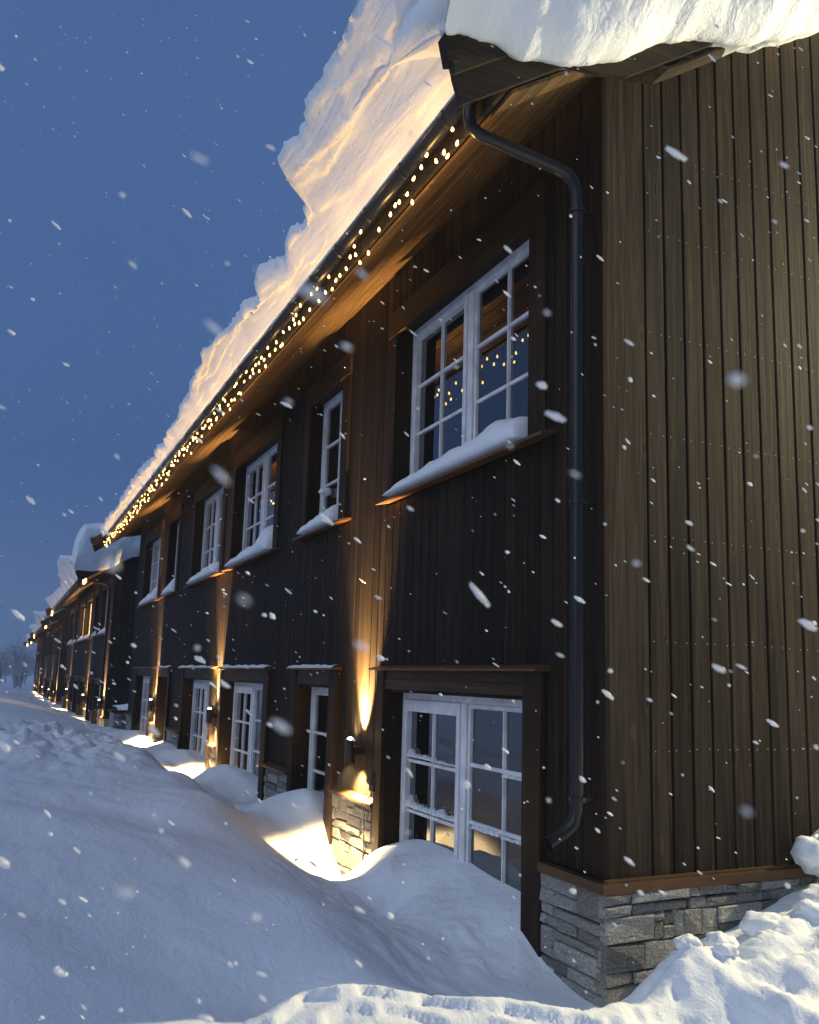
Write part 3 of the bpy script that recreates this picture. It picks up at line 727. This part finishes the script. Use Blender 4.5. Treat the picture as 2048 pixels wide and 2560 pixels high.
# ------------------------------------------------------------------ sill snow
who = ['big window nearest the corner', 'narrow window next to the nearest big one', 'third upper window from the corner', 'fourth upper window from the corner', 'narrow fifth upper window from the corner', 'farthest upper window of the nearest house']
for i, (a, b, k) in enumerate(OPEN):
    sill_snow(a+.02, b+.02, 1.585, 'lumpy snow on the sill of the '+who[i], i*3.3+1, 1, .27 if i in (2, 4) else .24)
for i, (a, b, k) in enumerate(OP2):
    sill_snow(24.6+a, 24.6+b, 1.585-.38, 'small snow heap on upper sill %s of the second house' % ['nearest', 'second', 'third', 'fourth', 'fifth', 'farthest'][i], i*2.1+40, 1, .2)
for i, (a, b, k) in enumerate(OPEN[1:5]):
    q = MB(); n = 60; vs = []
    for j in range(n+1):
        y = a-.22+(b-a+.40)*j/n; h = max(.002, .016+.03*noise.noise(Vector((y*4, i*3.7, 2)))+.012*noise.noise(Vector((y*15, i, 2))))
        vs += [(-.128, y, .083), (-.10, y, .086+h), (-.04, y, .10+h), (-.003, y, .108)]
    q.add(vs, [(j*4+c, j*4+c+1, j*4+c+5, j*4+c+4) for j in range(n) for c in range(3)])
    q.build('ledge_snow', M['snow'], None, True, 'thin line of snow on the flashing above the ' + ['narrow lower window left of the nearest lamp', 'lower door right of the second lamp', 'lower door left of the second lamp', 'narrow lower window farthest but one'][i], 'snow')
lb = empty('low_stone_wall', (.55, 22.3, -2.0), 'low square stone wall end capped with snow, in the gap between the first two houses', 'stone wall')
q = MB(); q.box(-.06, 1.3, 22.0, 22.9, -2.3, -1.16); q.build('stone_core', M['stone'], lb)
lay_stones(lb, -.06, 1.3, -1.75, -1.18, 'x', 21.98, random.Random(9))
q = MB(); q.box(-.12, 1.36, 21.9, 23.0, -1.16, -1.10); q.build('coping', M['trimh'], lb)
q = MB(); lump_mesh(q, (.62, 22.45, -1.06), .62, 3.3, .22, 20); q.build('snow_heap', M['snow'], None, True, 'thick snow cap on the low stone wall between the houses', 'snow')
# frost and snow crust caught on the bars of the near glazed door
q = MB()
fr = random.Random(3)
for (ya, yb, z, hmax) in ((2.36, 2.86, -.655, .07), (1.93, 2.33, -.66, .03), (2.36, 2.86, -1.06, .10), (1.93, 2.33, -1.06, .09), (1.36, 1.72, -1.06, .07), (.80, 1.30, -1.06, .04), (.80, 1.30, -.655, .05)):
    y = ya
    while y < yb:
        h = hmax*(.35+.65*abs(noise.noise(Vector((y*7, z, 1))))*1.6)*(.7+.3*fr.random()); w = fr.uniform(.008, .016)
        x = .128+fr.uniform(-.012, .004)
        q.add([(x-.012, y-w, z+.012), (x-.012, y+w, z+.012), (.153, y+w, z+.012), (.153, y-w, z+.012), (x+.004, y+fr.uniform(-.01, .01), z+.012+h), (.153, y, z+.012+h*.9)],
              [(0, 1, 4), (1, 2, 5, 4), (2, 3, 5), (3, 0, 4, 5)])
        y += w*1.1
q.build('window_frost', M['frost'], None, False, 'crust of frost and snow caught on the bars of the nearest glazed door', 'frost', kind='stuff')
# little snow patch heaps: narrow window bar, stone pier cap
q = MB(); lump_mesh(q, (.10, 5.16, 2.05), .075, 2.2, .6); q.build('snow_clump', M['snow'], None, True, 'rounded snow clump caught on the bar of the narrow upper window', 'snow')
q = MB(); lump_mesh(q, (1.36, -.17, -.95), .12, 5.1, .8, 24); lump_mesh(q, (1.55, -.2, -.93), .17, 8.1, .8, 24); q.build('snow_block', M['snow'], None, True, 'thrown-up snow block resting against the gable above the stone base', 'snow')

# ------------------------------------------------------------------ dug snow blocks at the right
sb = random.Random(12)
spots = [(.12,-.47,.06),(.22,-.62,.05),(.36,-.44,.08),(.52,-.60,.06),(.66,-.44,.11),(.92,-.52,.09),(1.12,-.46,.14),(1.38,-.5,.12)]
for i, (x, y, r) in enumerate(spots):
    z = float(ground_base(np.array([x]), np.array([y]))[0])
    q = MB(); lump_mesh(q, (x, y, z-.015), r, i*1.7+.4, .6, 24)
    q.build('snow_block', M['snow'], None, True, 'broken snow block on the heap before the stone base, ' + ['first from the corner', 'second from the corner', 'third from the corner', 'fourth from the corner', 'fifth from the corner', 'sixth from the corner', 'seventh from the corner', 'farthest right'][i], 'snow block', 'snow blocks thrown up against the gable')

# ------------------------------------------------------------------ wall lamps
body = MB(); n = 16
for (r0, za, zb) in ((.045, -.10, .10),): body.tube([(0, 0, za), (0, 0, zb)], r0, n, closed=False)
ME_BODY = me_from(body, 'lamp_body', M['lampm'], True)
lp = MB(); lp.add([(.041*math.cos(t), .041*math.sin(t), 0) for t in [2*math.pi*k/16 for k in range(16)]], [tuple(range(16))]); ME_LENS = me_from(lp, 'lens', M['lens'])
dm = MB(); lump_mesh(dm, (0, 0, 0), .024, 1.0, .8, 10); ME_DOME = me_from(dm, 'lens', M['lens'], True)
ar = MB(); ar.box(.03, .128, -.028, .028, -.03, .03); ME_ARM = me_from(ar, 'mounting_arm', M['lampm'])
def wall_lamp(y, z, label, e=1.0, real=True, x=-.155):
    root = empty('wall_lamp', (x, y, z), label, 'wall lamp', 'up and down lamps on the house walls')
    shared('lamp_body', ME_BODY, root, (x, y, z)); shared('mounting_arm', ME_ARM, root, (x, y, z))
    shared('lens', ME_DOME, root, (x, y, z+.100)); shared('lens', ME_LENS, root, (x, y, z+.092)); shared('lens', ME_LENS, root, (x, y, z-.092), rot=(math.pi, 0, 0))
    if real:
        for s in (1, -1):
            L = D.lights.new('lamp_light', 'SPOT'); o = D.objects.new('lamp_light', L); COL.objects.link(o); o.parent = root
            L.color = (1.0, .60, .22) if s > 0 else (1.0, .66, .27); L.shadow_soft_size = .03
            if s > 0: L.energy = 8000*e; L.spot_size = math.radians(60); L.spot_blend = .95; o.location = (.03, 0, .11); o.rotation_euler = (math.pi, math.radians(19), 0)
            else: L.energy = 1000*e; L.spot_size = math.radians(112); L.spot_blend = .8; o.location = (.0, 0, -.11); o.rotation_euler = (0, math.radians(-7), 0)
    return root
wall_lamp(3.47, -.65, 'black up-and-down lamp on the nearest pillar, left of the nearest glazed door')
wall_lamp(9.30, -.63, 'second black wall lamp from the near corner, between two white doors', 1.2)
wall_lamp(14.95, -.68, 'third black wall lamp from the near corner, on the nearest house', 1.3)
nm = ['nearest', 'middle', 'farthest']
for j, (Yh, dz) in enumerate(((24.6, -.38), (49.5, -.75))):
    for i, yy in enumerate((1.0+.0, 6.4, 15.6)):
        yy = (0.55, 6.4, 15.6)[i]
        wall_lamp(Yh+yy, -.65+dz, '%s wall lamp of the %s house along the row' % (nm[i], ['second', 'third'][j]), .8 if j == 0 else .8)
for i, yy in enumerate((.55, 6.4)): wall_lamp(74.5+yy, -.65-1.0, '%s wall lamp of the last house of the row' % ['near', 'far'][i], 1)

# socket box with cable
sk = empty('outdoor_socket', (-.05, 3.12, -.88), 'black outdoor socket box with cable beside the nearest wall lamp', 'socket')
q = MB(); q.box(-.085, -.022, 3.07, 3.17, -.96, -.80); q.build('socket_box', M['lampm'], sk)
q = MB(); q.prism([(-.087, 3.075), (-.110, 3.08), (-.110, 3.16), (-.087, 3.165)], -.90, -.815, 'z'); q.build('socket_lid', M['gutter'], sk)
q = MB(); q.tube([(-.075, 3.12, -.955), (-.08, 3.13, -1.0), (-.115, 3.20, -1.055), (-.12, 3.24, -1.08), (-.09, 3.245, -1.15), (-.082, 3.25, -1.4), (-.085, 3.26, -1.75)], .006, 6); q.build('cable', M['cable'], sk, True)

# ------------------------------------------------------------------ fairy lights under the eaves
bm_ = MB(); bm_.tube([(0, 0, .016), (0, 0, .004), (0, 0, -.012), (0, 0, -.022)], [.004, .009, .011, .003], 6); ME_BULB = me_from(bm_, 'bulb', M['bulb'])
def string(Y0, L, dz, label, n, e, big=1.0, nl=16):
    r_ = random.Random(int(Y0)+2)
    root = empty('fairy_lights', (-.9, Y0, 3.3+dz), label, 'fairy lights', 'warm light strings under the eaves')
    wire = MB(); main = []
    steps = int(L/.15)
    for i in range(steps+1):
        y = Y0+.1+(L-.1)*i/steps; main.append((-.90+.012*math.sin(i*2.1), y, 3.285+dz-.03*abs(math.sin(i*.9))))
    wire.tube(main, .0025, 4)
    joined = MB()
    for i in range(n):
        y = Y0+.12+(L-.2)*(i+.5*r_.random())/n
        if Y0 > 1: y = Y0-.05+1.3*i/n if i < n*.6 else Y0+L-1.2+1.2*i/n
        if 1.2 < y < 1.6 and Y0 == 0 and i % 2: continue
        drop = r_.choice([.02, .04, .07, .10, .13, .17, .21])+r_.uniform(-.012, .012); x = -.90+r_.uniform(-.02, .03)
        z = 3.275+dz-drop
        wire.tube([(x, y, 3.28+dz), (x+.004, y+.006, z+drop*.5), (x, y, z+.012)], .0018, 3)
        if n <= 300 and Y0 == 0: shared('bulb', ME_BULB, root, (x, y, z), (big,)*3, (r_.uniform(-.3, .3), r_.uniform(-.3, .3), 0))
        else:
            joined.add([(x+v[0]*big, y+v[1]*big, z+v[2]*big) for v in bm_.v], bm_.f)
    joined.build('bulb', M['bulb'], root, kind='stuff')
    wire.build('wire', M['cable'], root)
    for i in range(nl):
        Lt = D.lights.new('string_glow', 'SPOT'); o = D.objects.new('string_glow', Lt); COL.objects.link(o); o.parent = root
        o.location = (-.055, .35+(L-.7)*i/(nl-1) if nl > 1 else L/2, -.37); Lt.energy = e; Lt.color = (1.0, .57, .18); Lt.shadow_soft_size = .03
        Lt.spot_size = math.radians(136); Lt.spot_blend = .35; o.rotation_euler = (math.pi, 0, 0)
    return root
string(0, 19.5, 0, 'long string of warm bulbs hanging under the gutter of the nearest house', 215, 14, .92, 26)
string(24.6, 19.5, -.38, 'string of warm bulbs under the gutter of the second house', 160, 9, 1.6, 10)
string(49.5, 19.5, -.75, 'string of warm bulbs under the gutter of the third house', 120, 12, 2.2, 6)
string(74.5, 12, -1.0, 'string of warm bulbs under the eaves of the farthest house', 70, 12, 3.0, 4)

# ------------------------------------------------------------------ yard lamp, out of the frame to the right, that lights the gable and the heaped snow
YL = Vector((9.0, -1.0, 5.0))
yr = empty('yard_lamp', (YL.x, YL.y, -1.5), 'grey post lamp in the yard before the gable', 'yard lamp')
q = MB(); q.tube([(YL.x, YL.y, -1.6), (YL.x, YL.y, YL.z+.3)], .045, 10); q.build('lamp_post', M['lampm'], yr, True)
q = MB(); q.box(YL.x-.35, YL.x+.05, YL.y-.12, YL.y+.12, YL.z+.25, YL.z+.33); q.build('lamp_head', M['lampm'], yr)
Lt = D.lights.new('yard_light', 'POINT'); o = D.objects.new('yard_light', Lt); COL.objects.link(o); o.parent = yr
o.location = (-.2, .02, YL.z+.1+1.5); Lt.energy = 7200; Lt.color = (1.0, .85, .50); Lt.shadow_soft_size = .10

# ------------------------------------------------------------------ far thicket of frosted birches and a pole
def birch(x, y, h, seed, label):
    r_ = random.Random(seed); zb = -2.1
    root = empty('birch_tree', (x, y, zb), label, 'tree', 'frosted birches beyond the row of houses')
    tk = MB(); tw = MB()
    stems = r_.choice([2, 3, 4])
    for s in range(stems):
        a = r_.uniform(0, 6.28); lean = r_.uniform(.05, .28); H = h*r_.uniform(.7, 1)
        pts = []; 
        for k in range(6): u = k/5; pts.append(Vector((x+math.cos(a)*lean*H*u+r_.uniform(-.05, .05)*H*u, y+math.sin(a)*lean*H*u, zb+H*u)))
        tk.tube(pts, [.09*(1-.85*k/5) for k in range(6)], 5)
        for b in range(26):
            u = r_.uniform(.2, 1); i = min(4, int(u*5)); p = pts[i].lerp(pts[i+1], u*5-i); th = r_.uniform(0, 6.28); l = H*.30*(1.15-u)*r_.uniform(.6, 1.2)+.25
            d = Vector((math.cos(th), math.sin(th), r_.uniform(.3, 1.1))).normalized(); e_ = p+d*l
            tw.tube([p, p+d*l*.5+Vector((0, 0, .03)), e_], [.022, .014, .007], 3, closed=False)
            for c in range(5):
                v = r_.uniform(.3, 1); p2 = p.lerp(e_, v); d2 = (d+Vector((r_.uniform(-.9, .9), r_.uniform(-.9, .9), r_.uniform(-.3, .8)))).normalized(); l2 = l*.5*r_.uniform(.5, 1)
                tw.tube([p2, p2+d2*l2], [.012, .006], 3, closed=False)
                for c2 in range(2):
                    d3 = (d2+Vector((r_.uniform(-.9, .9), r_.uniform(-.9, .9), r_.uniform(-.2, .6)))).normalized(); p3 = p2+d2*l2*r_.uniform(.4, 1)
                    tw.tube([p3, p3+d3*l2*.6], [.009, .004], 3, closed=False)
    tk.build('trunk', M['bark'], root); tw.build('crown', M['twig'], root)
tr_ = random.Random(21)
TX = []
for i in range(30):
    y = tr_.uniform(88, 135); x = -3.05+(y+4)*(-.03+.085*((i+.5)/30))+tr_.uniform(-.8, .8)
    if y < 92 and x > -1.2: x = -2.0
    TX.append((x, y))
TX.sort(key=lambda p: p[0])
for i, (x, y) in enumerate(TX): birch(x, y, tr_.uniform(3.6, 5.9), i+100, 'leafless frosted birch in the far thicket left of the houses')
q = MB(); q.tube([(-5.05, 118, -2.2), (-5.05, 118, 5.6)], [.14, .09], 8); q.tube([(-5.75, 118, 5.1), (-4.35, 118, 5.1)], .05, 5)
q.build('utility_pole', M['pole'], None, True, 'thin dark utility pole standing up above the thicket at the far left', 'utility pole')

# ------------------------------------------------------------------ falling snow
fl = MB(); r_ = random.Random(77)
PHI = (1+5**.5)/2
IV = [Vector(v).normalized() for v in ((-1,PHI,0),(1,PHI,0),(-1,-PHI,0),(1,-PHI,0),(0,-1,PHI),(0,1,PHI),(0,-1,-PHI),(0,1,-PHI),(PHI,0,-1),(PHI,0,1),(-PHI,0,-1),(-PHI,0,1))]
IF = [(0,11,5),(0,5,1),(0,1,7),(0,7,10),(0,10,11),(1,5,9),(5,11,4),(11,10,2),(10,7,6),(7,1,8),(3,9,4),(3,4,2),(3,2,6),(3,6,8),(3,8,9),(4,9,5),(2,4,11),(6,2,10),(8,6,7),(9,8,1)]
def flake(c, r, a):
    # ragged clump of crystals, longer than wide
    ax = Vector((math.cos(a), .3*math.sin(a*3), math.sin(a))).normalized(); o1 = ax.orthogonal().normalized(); o2 = ax.cross(o1)
    k = r_.choice([1.3, 1.9, 2.7, 3.5]); w = r_.uniform(.6, 1)
    fl.add([c+(ax*v.x*k+o1*v.y+o2*v.z*w)*r*r_.uniform(.7, 1.15) for v in IV], IF)
hd = right; 
for i in range(6000):
    d = 1.25+(r_.random()**.85)*20; u = r_.uniform(-.52, .52); v = r_.uniform(-.72, .62)
    c = CP+(fwd+right*u-down*v).normalized()*d
    if c.x > -.08 and c.y > -.05: continue
    if c.z < -1.2 and d > 3: continue
    if c.z > .5 and c.x < -1.3 and r_.random() < .6: continue
    r = r_.choice([.0016, .002, .0025, .003, .004, .005, .0075]) * (1 if d < 6 else 1.6)
    flake(c, r, -.62+r_.uniform(-.22, .22))
for i in range(26):
    d = r_.uniform(.45, .95); c = CP+(fwd+right*r_.uniform(-.45, .45)-down*r_.uniform(-.6, .5)).normalized()*d
    flake(c, r_.uniform(.0016, .0034), -.5+r_.uniform(-.3, .3))
fl.build('falling_snow', M['flake'], None, False, 'scattered snowflakes falling through the air', 'snowflakes', kind='stuff')

# ------------------------------------------------------------------ snow-filled air
q = MB(); q.box(-160, 60, -12, 260, -4, 12)
hm = D.materials.new('snow_haze'); hm.use_nodes = True; ht = hm.node_tree; ht.nodes.clear()
ho = ht.nodes.new('ShaderNodeOutputMaterial'); hv = ht.nodes.new('ShaderNodeVolumePrincipled')
hv.inputs['Color'].default_value = (.9, .93, 1, 1); hv.inputs['Density'].default_value = 0.0018; hv.inputs['Anisotropy'].default_value = 0.0
ht.links.new(hv.outputs[0], ho.inputs['Volume'])
q.build('haze', hm, None, kind='stuff')
scene.cycles.volume_bounces = 0
